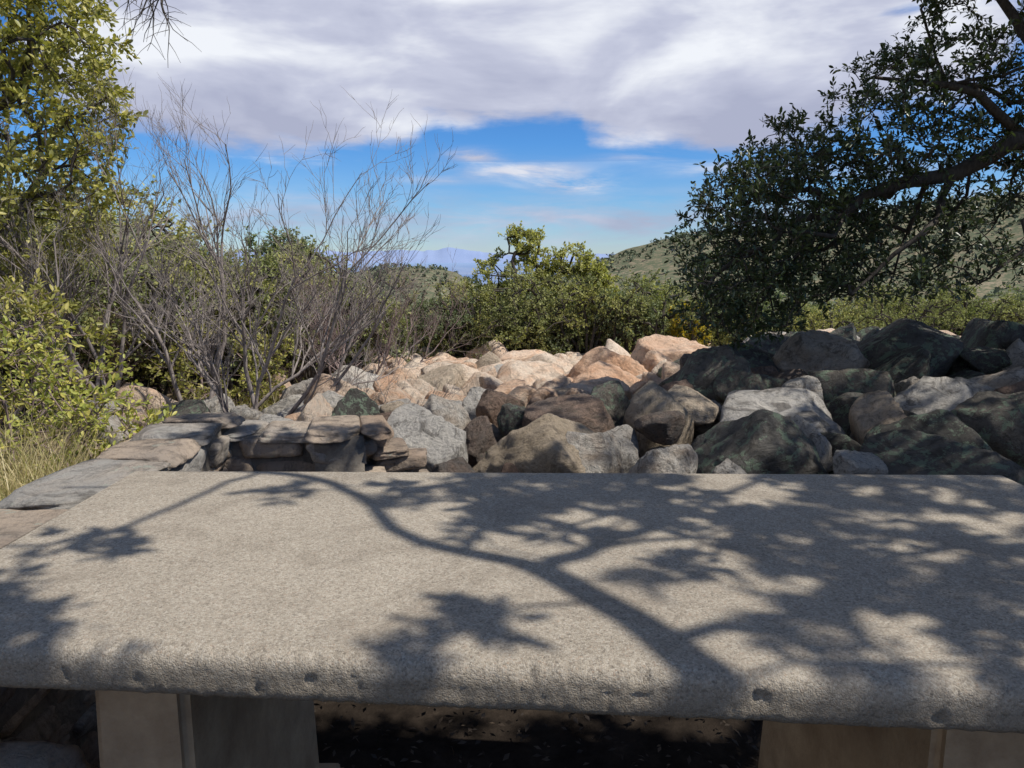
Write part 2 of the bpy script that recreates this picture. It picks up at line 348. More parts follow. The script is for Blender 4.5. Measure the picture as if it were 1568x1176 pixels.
for x,y,r in pts:
    azd=math.degrees(math.atan2(x,y)); u=rng.random()
    if y>4.2 and azd<14: m=W if u<.88 else (Tn if u<.95 else G)
    elif azd>=14: m=(Li if u<.7 else (G if u<.85 else Rd)) if y<7 else (W if u<.6 else G)
    else: m=G if u<.42 else (Rd if u<.74 else Tn)
    if azd<-13: m=G if u<.5 else (W if u<.85 else Li)
    z=Ssurf(x,y)-r*.55+rng.uniform(-.10,.10)
    link('rock',rmesh(int(rng.integers(NR)),m),(x,y,z),(rng.uniform(-.6,.6),rng.uniform(-.6,.6),rng.uniform(0,6.28)),(r*rng.uniform(.9,1.35),r*rng.uniform(.75,1.1),r*rng.uniform(.55,.95)),field)
for k in range(450):   # small rubble between
    y=rng.uniform(2.5,7); x=rng.uniform(-.34,.9)*y; r=rng.uniform(.04,.1)
    link('cobble',rmesh(10+int(rng.integers(4)),[G,Rd,Tn,Li][rng.integers(4)]),(x,y,Ssurf(x,y)-.26+rng.uniform(0,.12)),tuple(rng.uniform(0,6,3)),(r,r*.8,r*.6),field)

# ------------------------------------------------------------------ picnic table
tab=empty('picnic_table')
Nx=620; xs=np.linspace(-.80,1.02,Nx); yb=1.468-.016*(xs+.8); yf=.781-.073*(xs+.8); th=.056
rows=[]
def row(y,z): rows.append(np.stack([xs,y,np.full(Nx,.75)+z],-1))
def nz(fx,y,seed,sc): return np.array([mn.fractal(Vector((a*fx,b*fx,seed)),1,2,3) for a,b in zip(xs,y)])*sc
row(yb,-th+0*xs); row(yb+nz(30,yb,1,.002),-th*.5+0*xs); row(yb-.001,-.008+nz(50,yb,2,.0015)); row(yb-.007,0*xs-.0015)
for t in np.linspace(.02,.965,26): yy=yb+(yf-yb)*t; row(yy,nz(4,yy,3,.0012))
e1=nz(70,yf,5,.0034); e2=nz(70,yf,6,.0032)+np.abs(nz(9,yf,66,.006)); pit=np.clip(nz(23,yf,9,1.)-.40,0,1)*.012
for dy,dz in ((.015,-.0008),(.009,-.0028),(.0035,-.0070),(0.0005,-.014)): row(yf+dy+np.abs(e1)*.6+pit*(dz<-.001),dz-np.abs(e2)*.5-pit*.4+0*xs)
for k,dz in enumerate((-.020,-.027,-.034,-.042,-.049)): row(yf+nz(90,yf,10+k,.0013)+nz(12,yf,40+k*.4,.002)+np.clip(nz(31,yf+dz,20+k*.5,1.)-.5,0,1)*.015,dz+0*xs)
row(yf+.002+np.abs(e2),-th+.001+0*xs); row(yf+.008,-th-.001+0*xs)
V=np.stack(rows,0); nr=len(rows); q=[]
i=np.arange(nr)[:,None]*Nx; j=np.arange(Nx-1)[None]; i2=((np.arange(nr)+1)%nr)[:,None]*Nx
q=np.stack([i+j,i+j+1,i2+j+1,i2+j],-1).reshape(-1,4)[:, ::-1]
mb=MB(); mb.add(V,q)
for col,fl in ((0,1),(Nx-1,-1)):
    ids=list(np.arange(nr)*Nx+col); a,b=0,nr-1; tr=[]
    while a<b-1:
        tr.append([a,a+1,b][::fl]); a+=1
        if a<b-1: tr.append([a,b-1,b][::fl]); b-=1
    mb.add(V.reshape(-1,3)[ids], t=tr)
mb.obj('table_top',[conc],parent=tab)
def boxobj(name,corners_bottom,corners_top,mat,parent,bev=.012):
    bm=bmesh.new(); vs=[bm.verts.new(c) for c in corners_bottom+corners_top]
    for f in ((3,2,1,0),(4,5,6,7),(0,1,5,4),(1,2,6,5),(2,3,7,6),(3,0,4,7)): bm.faces.new([vs[k] for k in f])
    bmesh.ops.bevel(bm,geom=bm.edges[:],offset=bev,segments=3,affect='EDGES')
    me=bpy.data.meshes.new(name); bm.to_mesh(me); bm.free(); me.materials.append(mat); o=link(name,me,parent=parent); return o
def leg(name,x0,x1,y0,y1,fl):
    z=.692
    boxobj(name,[(x0-fl,y0-.03,.06),(x1+fl,y0-.03,.06),(x1+fl,y1+.03,.06),(x0-fl,y1+.03,.06)],[(x0,y0,z),(x1,y0,z),(x1,y1,z),(x0,y1,z)],legc,tab)
    boxobj(name+'_footing',[(x0-.05,y0-.08,-.05),(x1+.05,y0-.08,-.05),(x1+.05,y1+.08,-.05),(x0-.05,y1+.08,-.05)],[(x0-.05,y0-.08,.058),(x1+.05,y0-.08,.058),(x1+.05,y1+.08,.058),(x0-.05,y1+.08,.058)],legc,tab)
leg('left_leg',-.56,-.435,.86,1.38,.01); leg('right_leg',.545,.67,.82,1.36,.01)
link('rounded_stone',rmesh(1,W),(-.74,.88,.47),(0,0,1),(.12,.14,.055))
link('rounded_stone',rmesh(4,G),(-.84,1.0,.2),(0,0,2),(.14,.2,.2))

# ------------------------------------------------------------------ stone wall (L shaped)
mb=MB(); sd=500
def stone(cx,cy,cz,sx,sy,sz,rz,tilt=.03,sub=3):
    global sd; sd+=1
    P,T=rock(sub,sd,p=28,amp=.05,box=True); P=P*np.array([sx/2,sy/2,sz/2])
    ca,sa=math.cos(rz),math.sin(rz); P=P@np.array([[ca,sa,0],[-sa,ca,0],[0,0,1]])
    P[:,2]+=P[:,0]*rng.normal()*tilt+P[:,1]*rng.normal()*tilt
    mb.add(P+np.array([cx,cy,cz]),t=T,mat=0)
def run(x0,y0,x1,y1,width,ztop,ct=.042,lmin=.16,lmax=.34):
    L=math.hypot(x1-x0,y1-y0); d=np.array([x1-x0,y1-y0])/L; nrm_=np.array([-d[1],d[0]]); ang=math.atan2(d[1],d[0])
    t=-.02
    while t<L:   # flat coping flags, overhanging a little
        l=rng.uniform(lmin,lmax); l=min(l,max(L-t+.04,.1)); c=np.array([x0,y0])+d*(t+l/2)+nrm_*rng.normal()*.006
        stone(c[0],c[1],ztop-ct*.5+rng.normal()*.003,l*1.10,width*rng.uniform(1.12,1.26),ct*1.1,ang+rng.normal()*.03,tilt=.015,sub=4)
        t+=l
    z=ztop-ct
    while z>-.02:
        hh=rng.uniform(.04,.10); 
        for sgn in (-1,1):
            t=-.02
            while t<L:
                l=rng.uniform(.08,.26); h2=hh*rng.uniform(.8,1.15); c=np.array([x0,y0])+d*(t+l/2)+nrm_*sgn*(width/2-.048+rng.normal()*.008); stone(c[0],c[1],z-hh/2+rng.normal()*.006,l*1.02,.10,h2,ang+rng.normal()*.05,tilt=.08); t+=l
        z-=hh
    w=width/2-.014; a=np.array([x0,y0]); b=np.array([x1,y1]); c=[a-nrm_*w,b-nrm_*w,b+nrm_*w,a+nrm_*w]
    V=[(*p,-.1) for p in c]+[(*p,ztop-ct*.7) for p in c]
    mb.add(V,[(3,2,1,0),(4,5,6,7),(0,1,5,4),(1,2,6,5),(2,3,7,6),(3,0,4,7)],mat=1)
run(-.93,.35,-.965,2.15,.20,.712,.034,.16,.34); run(-.98,2.17,-.62,2.19,.17,.672,.026,.2,.36); run(-.60,2.11,-.46,2.14,.20,.692,.03,.14,.2); run(-.44,2.20,-.37,2.22,.16,.61,.03,.1,.2)
mb.obj('stone_wall',[wall_stone,mortar_m])

# ------------------------------------------------------------------ near oak (right, over the table)
def inpoly(P,poly):
    x,z=P[:,0],P[:,1]; c=np.zeros(len(P),bool); n=len(poly); j=n-1
    for i in range(n):
        xi,zi=poly[i]; xj,zj=poly[j]
        c^=((zi>z)!=(zj>z))&(x<(xj-xi)*(z-zi)/(zj-zi+1e-12)+xi); j=i
    return c
poly=[(2.30,2.62),(2.35,2.37),(1.88,2.25),(1.90,1.97),(1.45,1.90),(1.40,1.72),(1.06,1.56),(.98,1.17),(1.04,.92),(1.12,.74),(1.42,.72),(1.70,.80),(1.85,.94),(2.35,.98),(3.0,1.08),(3.8,1.1),(3.8,3.3),(2.30,3.3)]
cand=np.stack([rng.uniform(.9,3.8,7000),rng.uniform(.6,3.3,7000)],1); cand=cand[inpoly(cand,poly)]
sel=[]
for p in cand:
    dens=.095 if (p[0]<2.1 and p[1]<1.75) else .125
    if p[0]>2.4 and p[1]<1.7: dens=.15
    y=rng.uniform(3.75,4.9); k=y/4.2*.55+.45
    q_=np.array([p[0]*k,y,1.2+(p[1]-1.2)*k])
    if mn.noise(Vector((p[0]*2.6,p[1]*2.6,y*1.2)))>(.34 if p[1]<1.75 else .20): continue
    if all(np.linalg.norm((q_-s_)*np.array([1,.45,1]))>dens for s_ in sel): sel.append(q_)
crown=np.array(sel); print('crown',len(crown))
up=[]
while len(up)<300:
    p=np.array([rng.uniform(2.3,6.6),rng.uniform(.6,7.0),rng.uniform(2.7,4.9)])
    e=((p-np.array([4.4,3.6,3.6]))/np.array([2.4,3.4,1.4])); 
    if (e**2).sum()>1: continue
    if p[2]-1.2<.36*p[1] and p[0]/p[1]<.62: continue
    up.append(p)
up=np.array(up)
g=Grow()
tr=g.chain([(4.6,3.2,-.1),(4.5,3.25,.9),(4.3,3.4,1.7),(4.15,3.6,2.6),(4.3,3.7,3.6)],rs=[.20,.17,.15,.11,.05])
a=g.nearest(np.array([4.3,3.4,1.7]))
l1=g.chain([g.P[a],(3.6,3.75,1.98),(3.05,3.95,1.82),(2.75,4.0,1.88),(2.45,4.0,1.66),(2.1,4.0,1.60),(1.75,4.,1.42),(1.4,4.0,1.28),(1.15,4.05,1.1)],par=a,jit=.03,rs=[.10,.085,.07,.055,.042,.03,.022,.014,.008])
b_=g.nearest(np.array([3.05,3.95,1.82]))
g.chain([g.P[b_],(2.85,3.95,2.12),(2.62,4.0,2.28),(2.6,4.0,2.5),(2.4,4.,2.8)],par=b_,jit=.025,rs=[.045,.038,.03,.022,.014])
c_=g.nearest(np.array([2.75,4.0,1.88])); g.chain([g.P[c_],(2.4,3.9,2.0),(2.2,3.9,2.16),(1.9,3.95,2.12)],par=c_,rs=[.03,.024,.016,.008])
c_=g.nearest(np.array([2.45,4.0,1.66])); g.chain([g.P[c_],(2.3,3.85,1.42),(2.05,3.8,1.25),(1.8,3.8,1.0)],par=c_,rs=[.026,.02,.013,.008])
c_=g.nearest(np.array([3.05,3.95,1.82])); g.chain([g.P[c_],(2.9,3.9,1.55),(2.7,3.8,1.35),(2.55,3.8,1.12)],par=c_,rs=[.03,.022,.014,.008])
d_=g.nearest(np.array([4.15,3.6,2.6])); T0=2.0
sh=[(.208,.725),(.1615,.787),(.124,.86),(.0625,.967),(-.044,1.03),(-.15,1.07),(-.22,1.145),(-.2785,1.295),(-.38,1.40),(-.50,1.45),(-.73,1.47),(-.95,1.46)]
over=[np.array([x,y,.75])+S*T0 for x,y in sh]
limb=g.chain([g.P[d_],(3.9,2.2,3.1),(3.2,.9,3.1),(2.4,.1,2.95),(1.6,.1,2.58)]+over,par=d_,step=.06,jit=.005,rs=[.07,.06,.05,.042,.036,.029,.026,.023,.019,.017,.015,.014,.012,.010,.008,.006,.004])
tt=[]
def sprinkle(n,x0,x1,y0,y1,ta=1.7,tb=2.8):
    k=0; tries=0
    while k<n and tries<5000:
        tries+=1; x=rng.uniform(x0,x1); y=rng.uniform(y0,y1); t=rng.uniform(ta,tb)
        if min((x-a)**2+(y-b)**2 for a,b in sh)<.055**2: continue
        tt.append(np.array([x,y,.75])+S*t); k+=1
sprinkle(48,.0,1.1,1.18,1.5); sprinkle(16,-.28,.2,1.24,1.5); sprinkle(36,.15,1.15,.96,1.2); sprinkle(20,.3,1.0,.76,.98); sprinkle(7,.4,1.0,.62,.76)
sprinkle(40,1.1,2.4,.6,2.4)
sprinkle(100,-.9,2.1,-.35,.44,2.0,2.9)    # unseen foliage added to shade the ground under and before the table
sprinkle(14,-1.05,-.35,1.85,2.15,2.0,2.6)  # unseen sprigs, put in to darken the far wall's inner face
for x,y in ((-.66,1.08),(-.62,1.07),(-.72,.9),(-.64,.80),(-.60,.76),(-.70,.84),(-.66,.86),(-.5,.74),(-.04,.83),(.0,.86),(-.09,.76),(-.05,1.12),(.07,1.12),(-.42,1.33),(-.02,1.17)): tt.append(np.array([x,y,.75])+S*rng.uniform(1.7,2.2))
sprinkle(30,.2,1.8,1.6,3.0,2.4,3.2); sprinkle(6,-.4,.4,1.7,2.8,2.4,3.2)
e_=g.nearest(np.array([3.9,2.2,3.1]))
g.chain([g.P[e_],(3.0,1.3,3.2),(2.0,-.2,3.2)]+[np.array([x,y,.75])+S*2.6 for x,y in ((.2,.35),(-.2,.50),(-.45,.66),(-.58,.80),(-.66,.90),(-.80,.93))],par=e_,step=.07,jit=.008,rs=[.03,.028,.026,.024,.022,.02,.018,.014,.01])
def side(k,pts_,t,rs):
    a=g.nearest(over[k]); g.chain([g.P[a]]+[np.array([x,y,.75])+S*t for x,y in pts_],par=a,step=.06,jit=.008,rs=rs)
side(9,((-.6,1.3),(-.66,1.15),(-.64,1.08),(-.8,1.06)),2.2,[.003,.003,.004,.006,.006])
side(1,((.4,.85),(.55,1.0),(.8,1.1),(1.1,1.2)),2.2,[.006,.005,.005,.004,.004])
side(3,((.2,1.1),(.35,1.25),(.5,1.4),(.7,1.6),(.9,2.1),(1.1,2.8)),2.2,[.006,.005,.004,.004,.004,.004,.004])
g.tips(np.concatenate([crown,up,np.array(tt)]),step=.10,jit=.014,w=.12)
mb=MB(); g.wood(mb,r0=.0027,pw=.5,sides=7)
P=g.tipp; O=g.tipo.copy()
isov=(P[:,0]<2.9)&(P[:,1]<2.7)&(P[:,2]>1.8)|((P[:,1]<1.3))
iscr=(~isov)&((P[:,2]-1.2)<.38*P[:,1])
sprays(mb,P[iscr],O[iscr]+np.array([0,0,.1]),.14,7,12,.038)
rest=(~isov)&(~iscr); sprays(mb,P[rest],O[rest],.26,9,10,.078,hexa=False)
sprays(mb,P[isov],O[isov],.072,6,10,.042,width=.5)
mb.obj('oak_tree',[bark_dark,oak_leaf])

# ------------------------------------------------------------------ left oak
poly=[(-2.95,3.05),(-2.9,2.55),(-2.82,2.2),(-2.95,2.0),(-2.9,1.6),(-3.3,1.2),(-3.75,1.0),(-6.2,1.0),(-6.2,4.2),(-3.3,4.2)]
cand=np.stack([rng.uniform(-6.2,-2.7,6000),rng.uniform(1.,4.2,6000)],1); cand=cand[inpoly(cand,poly)]; sel=[]
for p in cand:
    y=rng.uniform(4.6,6.0); k=y/5.5*.8+.2; q_=np.array([p[0]*k,y,1.2+(p[1]-1.2)*k])
    dd=.145 if p[0]>-4 else .28
    if mn.noise(Vector((p[0]*2.,p[1]*2.,y)))>.28: continue
    if all(np.linalg.norm((q_-s_)*np.array([1,.5,1]))>dd for s_ in sel): sel.append(q_)
g=Grow(); g.chain([(-5.2,5.8,-.2),(-5.0,5.7,1.),(-4.7,5.6,2.),(-4.5,5.5,3.2)],rs=[.16,.13,.10,.04])
a=g.nearest(np.array([-4.8,5.6,1.6])); g.chain([g.P[a],(-4.2,5.4,1.9),(-3.6,5.4,2.3),(-3.3,5.4,2.8)],par=a,rs=[.06,.045,.03,.01])
a=g.nearest(np.array([-5,5.7,1.])); g.chain([g.P[a],(-4.2,5.3,1.25),(-3.5,5.2,1.5)],par=a,rs=[.05,.03,.01])
a=g.nearest(np.array([-4.5,5.5,3.2])); lm=g.chain([g.P[a],(-3.6,4.6,3.2),(-2.4,3.6,2.75),(-1.55,3.05,2.30),(-1.32,2.9,2.17)],par=a,step=.08,jit=.01,rs=[.03,.02,.012,.006,.003])
g.tips(np.array(sel),step=.14,jit=.02); P=g.tipp.copy(); O=g.tipo.copy()
mb=MB(); g.wood(mb,r0=.0042,sides=6); sprays(mb,P,O,.16,7,10,.05,width=.5)
for k in range(16):
    i_=lm[-1-int(rng.integers(0,4))]; p=g.P[i_].copy(); L=rng.uniform(.10,.28); dd=nrm(np.array([rng.normal()*.5,rng.normal()*.4,-1.]))
    pts_=[p]; 
    for s_ in range(6): dd=nrm(dd+rng.normal(size=3)*.22); pts_.append(pts_[-1]+dd*L/6)
    tube(mb,pts_,np.linspace(.0028,.0009,7),4)
    for _ in range(3):
        b0=pts_[rng.integers(1,6)]; d2=nrm(dd+rng.normal(size=3)*.7); tube(mb,[b0,b0+d2*.05,b0+d2*.09+np.array([0,0,-.01])],[.0014,.001,.0007],3)
mb.obj('oak_tree',[bark_dark,oliv_leaf])

# ------------------------------------------------------------------ bare shrubs
def bare(mb,base,dirs,L0,r0,levels=4,kids=(5,5,4),spread=.75,up=.25,sides=5,wig=.16,sc=(.42,.68)):
    def br(p,d,L,r,lv):
        n=8 if lv==0 else 5; pts_=[p]; dd=d.copy()
        for k in range(n):
            dd=nrm(dd+rng.normal(size=3)*wig+np.array([0,0,up*.25])); pts_.append(pts_[-1]+dd*L/n)
        rs=np.linspace(r,r*.45,n+1); tube(mb,pts_,rs,sides if lv<2 else 3, 0)
        if lv<levels-1:
            nk=kids[min(lv,len(kids)-1)]
            for c in range(nk):
                t=rng.uniform(.3,1.0) if lv==0 else rng.uniform(.15,1.); k=min(int(t*n),n-1); base_=pts_[k]+(pts_[k+1]-pts_[k])*(t*n-k)
                d0=nrm(pts_[k+1]-pts_[k]); side=rng.normal(size=3); side-=side@d0*d0; side=nrm(side)
                d2=nrm(d0+side*spread*rng.uniform(.5,1.3)+np.array([0,0,up*.5]))
                br(base_,d2,L*rng.uniform(*sc),max(rs[k]*.62,.0013),lv+1)
    for d,l in dirs: br(np.array(base,float)+rng.normal(size=3)*.05*np.array([1,1,0]),nrm(np.array(d,float)),L0*l,r0*rng.uniform(.75,1.1),0)
shr=[((-1.60,4.3,.0),[((-.30,.0,1),1.05),((.05,.1,1),1.0),((.42,-.1,.9),1.15),((.75,.1,.75),1.15),((1.05,.0,.9),1.3),((-.8,.1,.8),.8),((.9,-.1,.45),.9)],1.05,.018),
     ((-2.05,4.7,.0),[((.25,0,1),1.2),((-.35,.1,1),.9),((.6,.2,.9),1.25)],1.10,.020),
     ((-2.85,4.9,.1),[((.12,0,1),1.2),((-.15,.1,1),1.35),((.40,.0,.9),1.15),((-.5,0,.9),1.1),((.0,-.2,1),.95)],1.12,.020),
     ((-3.5,4.8,.1),[((.15,0,1),1.1),((-.3,.1,1),1.1),((.5,.0,.8),1.)],1.05,.018),
     ((-1.5,6.0,-.1),[((.3,0,1),.9),((-.3,.1,1),.9),((.7,.1,.7),.9),((.1,.2,1),.8)],1.0,.013),
     ((-1.3,7.4,-.3),[((.3,0,1),.9),((-.3,.1,1),1.),((.7,.1,.7),1.),((-.7,.1,.8),1.)],1.05,.013)]
for k,(b,d,L,r) in enumerate(shr):
    mb=MB(); bare(mb,b,d,L,r,levels=5,kids=(7,5,4,2),spread=.62,up=.20,wig=.14,sc=(.40,.62))
    mb.obj('bare_shrub',[bark_grey if k<4 else bark_twig])

# ------------------------------------------------------------------ leafy bush and dry grass, lower left
def blob_tips(n,c,r):
    d=rdir(n); return np.array(c)+d*np.array(r)*rng.uniform(.25,1,(n,1))**.5
def leafy(name,base,c,r,n,leafm,ls,L=.1,k=6,m=9,hexa=True,bk=bark_twig,stems=5):
    g=Grow(); root=g.node(np.array(base,float),-1,.01)
    for _ in range(stems): g.chain([base,np.array(base)*.45+np.array(c)*.55+rng.normal(size=3)*np.array(r)*.3,np.array(c)+rng.normal(size=3)*np.array(r)*.4],par=root,jit=.02)
    T=blob_tips(n,c,r); T=T[T[:,2]>base[2]+.03]; g.tips(T,step=.1,jit=.015)
    mb=MB(); g.wood(mb,r0=.0025,sides=4); O=g.tipp-np.array(c)+np.array([0,0,.2]); sprays(mb,g.tipp,O,L,k,m,ls,hexa=hexa,width=.45)
    return mb.obj(name,[bk,leafm])
leafy('green_bush',(-2.35,3.1,.05),(-2.35,3.1,.52),(.60,.45,.38),66,bush_leaf,.036,L=.14,k=6,m=8)
leafy('green_bush',(-1.80,3.0,.05),(-1.82,3.05,.38),(.32,.32,.22),30,bush_leaf,.033,L=.12,m=8)
leafy('green_bush',(-3.1,4.0,.05),(-3.05,4.0,.72),(.7,.4,.48),80,oliv_leaf,.042,L=.12)
leafy('green_bush',(-2.3,5.6,-.1),(-2.3,5.6,.30),(.55,.35,.38),55,oliv_leaf,.042,L=.12,hexa=False)
mb=MB()
for (gx,gy,n_,h) in ((-1.75,2.55,420,.42),(-1.5,2.35,260,.32),(-2.0,2.7,420,.45),(-1.4,2.7,200,.3),(-1.7,2.2,250,.34),(-1.35,2.05,120,.28),(-2.0,4.3,200,.3),(-2.6,4.6,200,.35),(-1.3,4.6,120,.25),(-1.9,5.2,160,.3)):
    for _ in range(n_):
        p=np.array([gx+rng.normal()*(.12 if gy<3 else .3),gy+rng.normal()*(.1 if gy<3 else .25),.0]); p[2]=.18 if gy<3 else .0; d=nrm(np.array([rng.normal()*.35,rng.normal()*.35,1.])); L=h*rng.uniform(.5,1.1); sd_=nrm(np.cross(d,rng.normal(size=3)))*.0022
        q1=p+d*L*.5; q2=p+d*L+np.array([d[0],d[1],-.3])*L*.25
        mb.add([p-sd_,p+sd_,q1+sd_*.8,q1-sd_*.8,q2+sd_*.2,q2-sd_*.2],[(0,1,2,3),(3,2,4,5)])
mb.obj('dry_grass',[grass_m],smooth=False)

# ------------------------------------------------------------------ forest
def tree_mesh(seed,H,R,leafm,ncl=80,k=6,m=14,ls=.10,stems=3,flat=.8,lobes=None,tipL=None):
    global rng
    old=rng; rng=np.random.default_rng(seed)
    g=Grow(); root=g.node(np.array([0,0,-.3]),-1,.02*H)
    for s_ in range(stems):
        a=rng.uniform(0,6.28); rr=rng.uniform(.15,.6)*R; g.chain([(0,0,-.3),(rr*.4*math.cos(a),rr*.4*math.sin(a),H*.3),(rr*math.cos(a),rr*math.sin(a),H*.72)],par=root,step=.3,jit=.05)
    lob=lobes or [(np.array([rng.normal()*.42*R,rng.normal()*.42*R,H*rng.uniform(.35,.82)]),R*rng.uniform(.3,.55)) for _ in range(10)]
    T=[]
    for _ in range(ncl):
        c,r=lob[rng.integers(len(lob))]; d=nrm(rng.normal(size=3)); T.append(np.array(c)+d*r*np.array([1,1,flat])*rng.uniform(.5,1.))
    T=np.array(T); T[:,2]=np.clip(T[:,2],H*.12,H*1.05)
    g.tips(T,step=.3,jit=.04); mb=MB(); g.wood(mb,r0=.009,sides=4)
    sprays(mb,g.tipp,g.tipo+np.array([0,0,.1]),tipL or .30*R/1.6,k,m,ls,hexa=False,tr=.005,width=.55)
    rng=old; return mb.mesh('forest_tree_mesh',[bark_dark,leafm])
FT=[tree_mesh(11+i,4.2,[1.7,1.9,1.5][i%3],for_leafs[i%3],ncl=105,k=5,m=13,ls=.08) for i in range(7)]
FS=[tree_mesh(40+i,2.2,1.1,for_leafs[i%3],ncl=70,ls=.055,stems=5,k=5,m=11) for i in range(4)]
mb=MB(); bare(mb,(0,0,-.1),[((.4,0,1),1),((-.4,.1,1),1),((.1,.5,1),1),((0,-.4,1),1.1),((.7,.3,.8),.9),((-.7,-.2,.8),.9)],1.2,.016,levels=4,kids=(7,5,4),spread=.75,up=.3,sides=4); BM=mb.mesh('bare_thicket_mesh',[bark_twig])
forest=empty('distant_forest')
def hz(x,y): return float(height(np.array(x),np.array(y)))
placed=[(.35,14.)]
def put(me,x,y,s,sz=None): link('forest_tree',me,(x,y,hz(x,y)-.1),(0,0,rng.uniform(0,6.28)),(s,s,(sz or s)),forest)
for _ in range(4000):
    r=13.6+ (rng.random()**1.4)*70; a=math.radians(rng.uniform(-50,50)); x,y=r*math.sin(a),r*math.cos(a)
    azd=math.degrees(a); s=rng.uniform(.75,1.15)
    if any((x-p)**2+(y-q)**2<(1.15+r*.02)**2 for p,q in placed): continue
    lim=-.004+ .008*rng.normal()
    if azd<-18: lim=.045+.02*rng.random()
    if -13<azd<-.5: lim=-.034+.007*rng.normal()
    if azd>20: lim=-.028+.012*rng.normal()
    if 5<azd<20: lim=-.010+.010*rng.normal()
    topz=1.2+lim*r; s=min(s*1.2,(topz-hz(x,y))/4.4)
    if s<.3: continue
    placed.append((x,y)); put(FT[rng.integers(7)],x,y,min(s*1.1,1.2),s)
    if len(placed)>270: break
print('trees',len(placed))
for _ in range(130):   # fringe shrubs behind the boulders
    y=rng.uniform(12.0,14.5); x=rng.uniform(-.6,.85)*y
    put(FS[rng.integers(4)],x,y,rng.uniform(.45,.85) if abs(x/y+.1)<.12 else rng.uniform(.45,.95))
for _ in range(80):    # left thicket
    y=rng.uniform(6.3,12); x=rng.uniform(-.95,-.28)*y; me=[BM,FS[rng.integers(4)],FS[rng.integers(4)],FS[1]][rng.integers(4)]; put(me,x,y,rng.uniform(.6,.95))
for _ in range(16):
    y=rng.uniform(7.6,12); x=rng.uniform(-.30,-.21)*y
    put([BM,FS[rng.integers(4)]][rng.integers(2)],x,y,rng.uniform(.5,.8))
for _ in range(26):
    y=rng.uniform(9,13.); x=rng.uniform(.5,1.)*y; put(FS[rng.integers(4)],x,y,rng.uniform(.5,.85))
for x,y,s in ((-5.6,8.6,.9),(-7.2,8.5,1.0),(-6.3,10.5,1.0),(-4.9,11.,.8),(-8.2,10.8,1.1),(-5.2,7.6,.58)): put(FT[rng.integers(7)],x,y,s,s*.78)
# individual trees that stand out
lobes=[((-.1,0,2.8),.42),((.35,.1,2.4),.42),((-.6,0,2.3),.48),((-1.0,.1,1.8),.48),((.85,0,2.5),.38),((1.2,.1,2.2),.38),((.8,-.2,1.6),.5),((0,0,1.7),.65),((-.5,-.2,1.1),.5),((.5,-.1,1.0),.5),((1.4,.2,1.6),.45),((-1.3,.1,1.2),.4),((0,.2,2.2),.6)]
me=tree_mesh(77,3.2,1.25,cent_leaf,ncl=290,k=6,m=11,ls=.068,stems=7,lobes=lobes,tipL=.18); z0=hz(.30,13.2); link('juniper_oak_tree',me,(.32,13.2,z0-.1),(0,0,0.),(.95,.95,(1.84-z0)/3.2))
me=tree_mesh(78,4.6,1.2,for_leafs[2],ncl=170,k=6,m=12,ls=.08,stems=4); link('round_oak_tree',me,(-4.3,14.2,hz(-4.3,14.2)-.1),(0,0,1.),(1.05,1.05,(2.15-hz(-4.3,14.2))/4.6))
me=tree_mesh(79,4.2,1.5,cent_leaf,ncl=160,k=6,m=12,ls=.08,stems=4); link('juniper_oak_tree',me,(2.6,16.5,hz(2.6,16.5)-.1),(0,0,2.),(1.,1.,(1.25-hz(2.6,16.5))/4.2))
leafy('yellow_bush',(3.0,12.0,-.7),(3.0,12.0,.05),(.34,.3,.45),40,yel_leaf,.06,L=.12,hexa=False)
mb=MB()
n=30000; r=np.exp(rng.uniform(math.log(85),math.log(1100),n)); a=np.radians(rng.uniform(-50,50,n)); x=r*np.sin(a); y=r*np.cos(a); z=height(x,y)
keep=(np.sin(x*.05)+np.cos(y*.045+1)+rng.normal(size=n)*1.2)>-.4; x,y,z=x[keep],y[keep],z[keep]; n=len(x); sz=rng.uniform(.7,2.0,n)*(1+.0008*np.hypot(x,y))
k=10; cc=np.repeat(np.stack([x,y,z],1),k,0); s_=np.repeat(sz,k); cc=cc+rdir(n*k)*s_[:,None]*np.array([.6,.6,.45])+np.array([0,0,.45])*s_[:,None]
leaves(mb,cc,rdir(n*k),s_*.95,mat=0,width=.9,hexa=False)
mb.obj('hillside_scrub',[leaf_mat('scrub_leaf',(.09,.115,.07),(.14,.165,.10),(.20,.215,.135),0.,.8)])
mb=MB(); n=4000; p=np.stack([rng.uniform(-1.5,1.8,n),rng.uniform(.5,2.4,n),rng.uniform(.012,.03,n)],1); d=rdir(n); d[:,2]*=.3; leaves(mb,p,d,rng.uniform(.01,.03,n),mat=0,hexa=False,upb=1.5)
mb.obj('leaf_litter',[leaf_mat('litter',(.02,.014,.01),(.045,.032,.022),(.10,.07,.045),.0,.8)])

# ------------------------------------------------------------------ sky
w=bpy.data.worlds.new("World"); scene.world=w; w.use_nodes=True; nt=w.node_tree; nt.nodes.clear()
sky=N(nt,'ShaderNodeTexSky'); sky.sky_type='NISHITA'; sky.sun_disc=False; sky.sun_elevation=SUN_EL; sky.sun_rotation=SUN_AZ; sky.altitude=1500; sky.air_density=1.; sky.dust_density=.3; sky.ozone_density=2.
tc=N(nt,'ShaderNodeTexCoord'); sp=N(nt,'ShaderNodeSeparateXYZ'); Lk(nt,tc.outputs['Generated'],sp.inputs[0]); x_,y_,z_=sp.outputs
az_=math_(nt,'ARCTAN2',x_,y_); hyp=math_(nt,'SQRT',math_(nt,'ADD',math_(nt,'MULTIPLY',x_,x_),math_(nt,'MULTIPLY',y_,y_))); v_=math_(nt,'DIVIDE',z_,math_(nt,'MAXIMUM',hyp,.02))
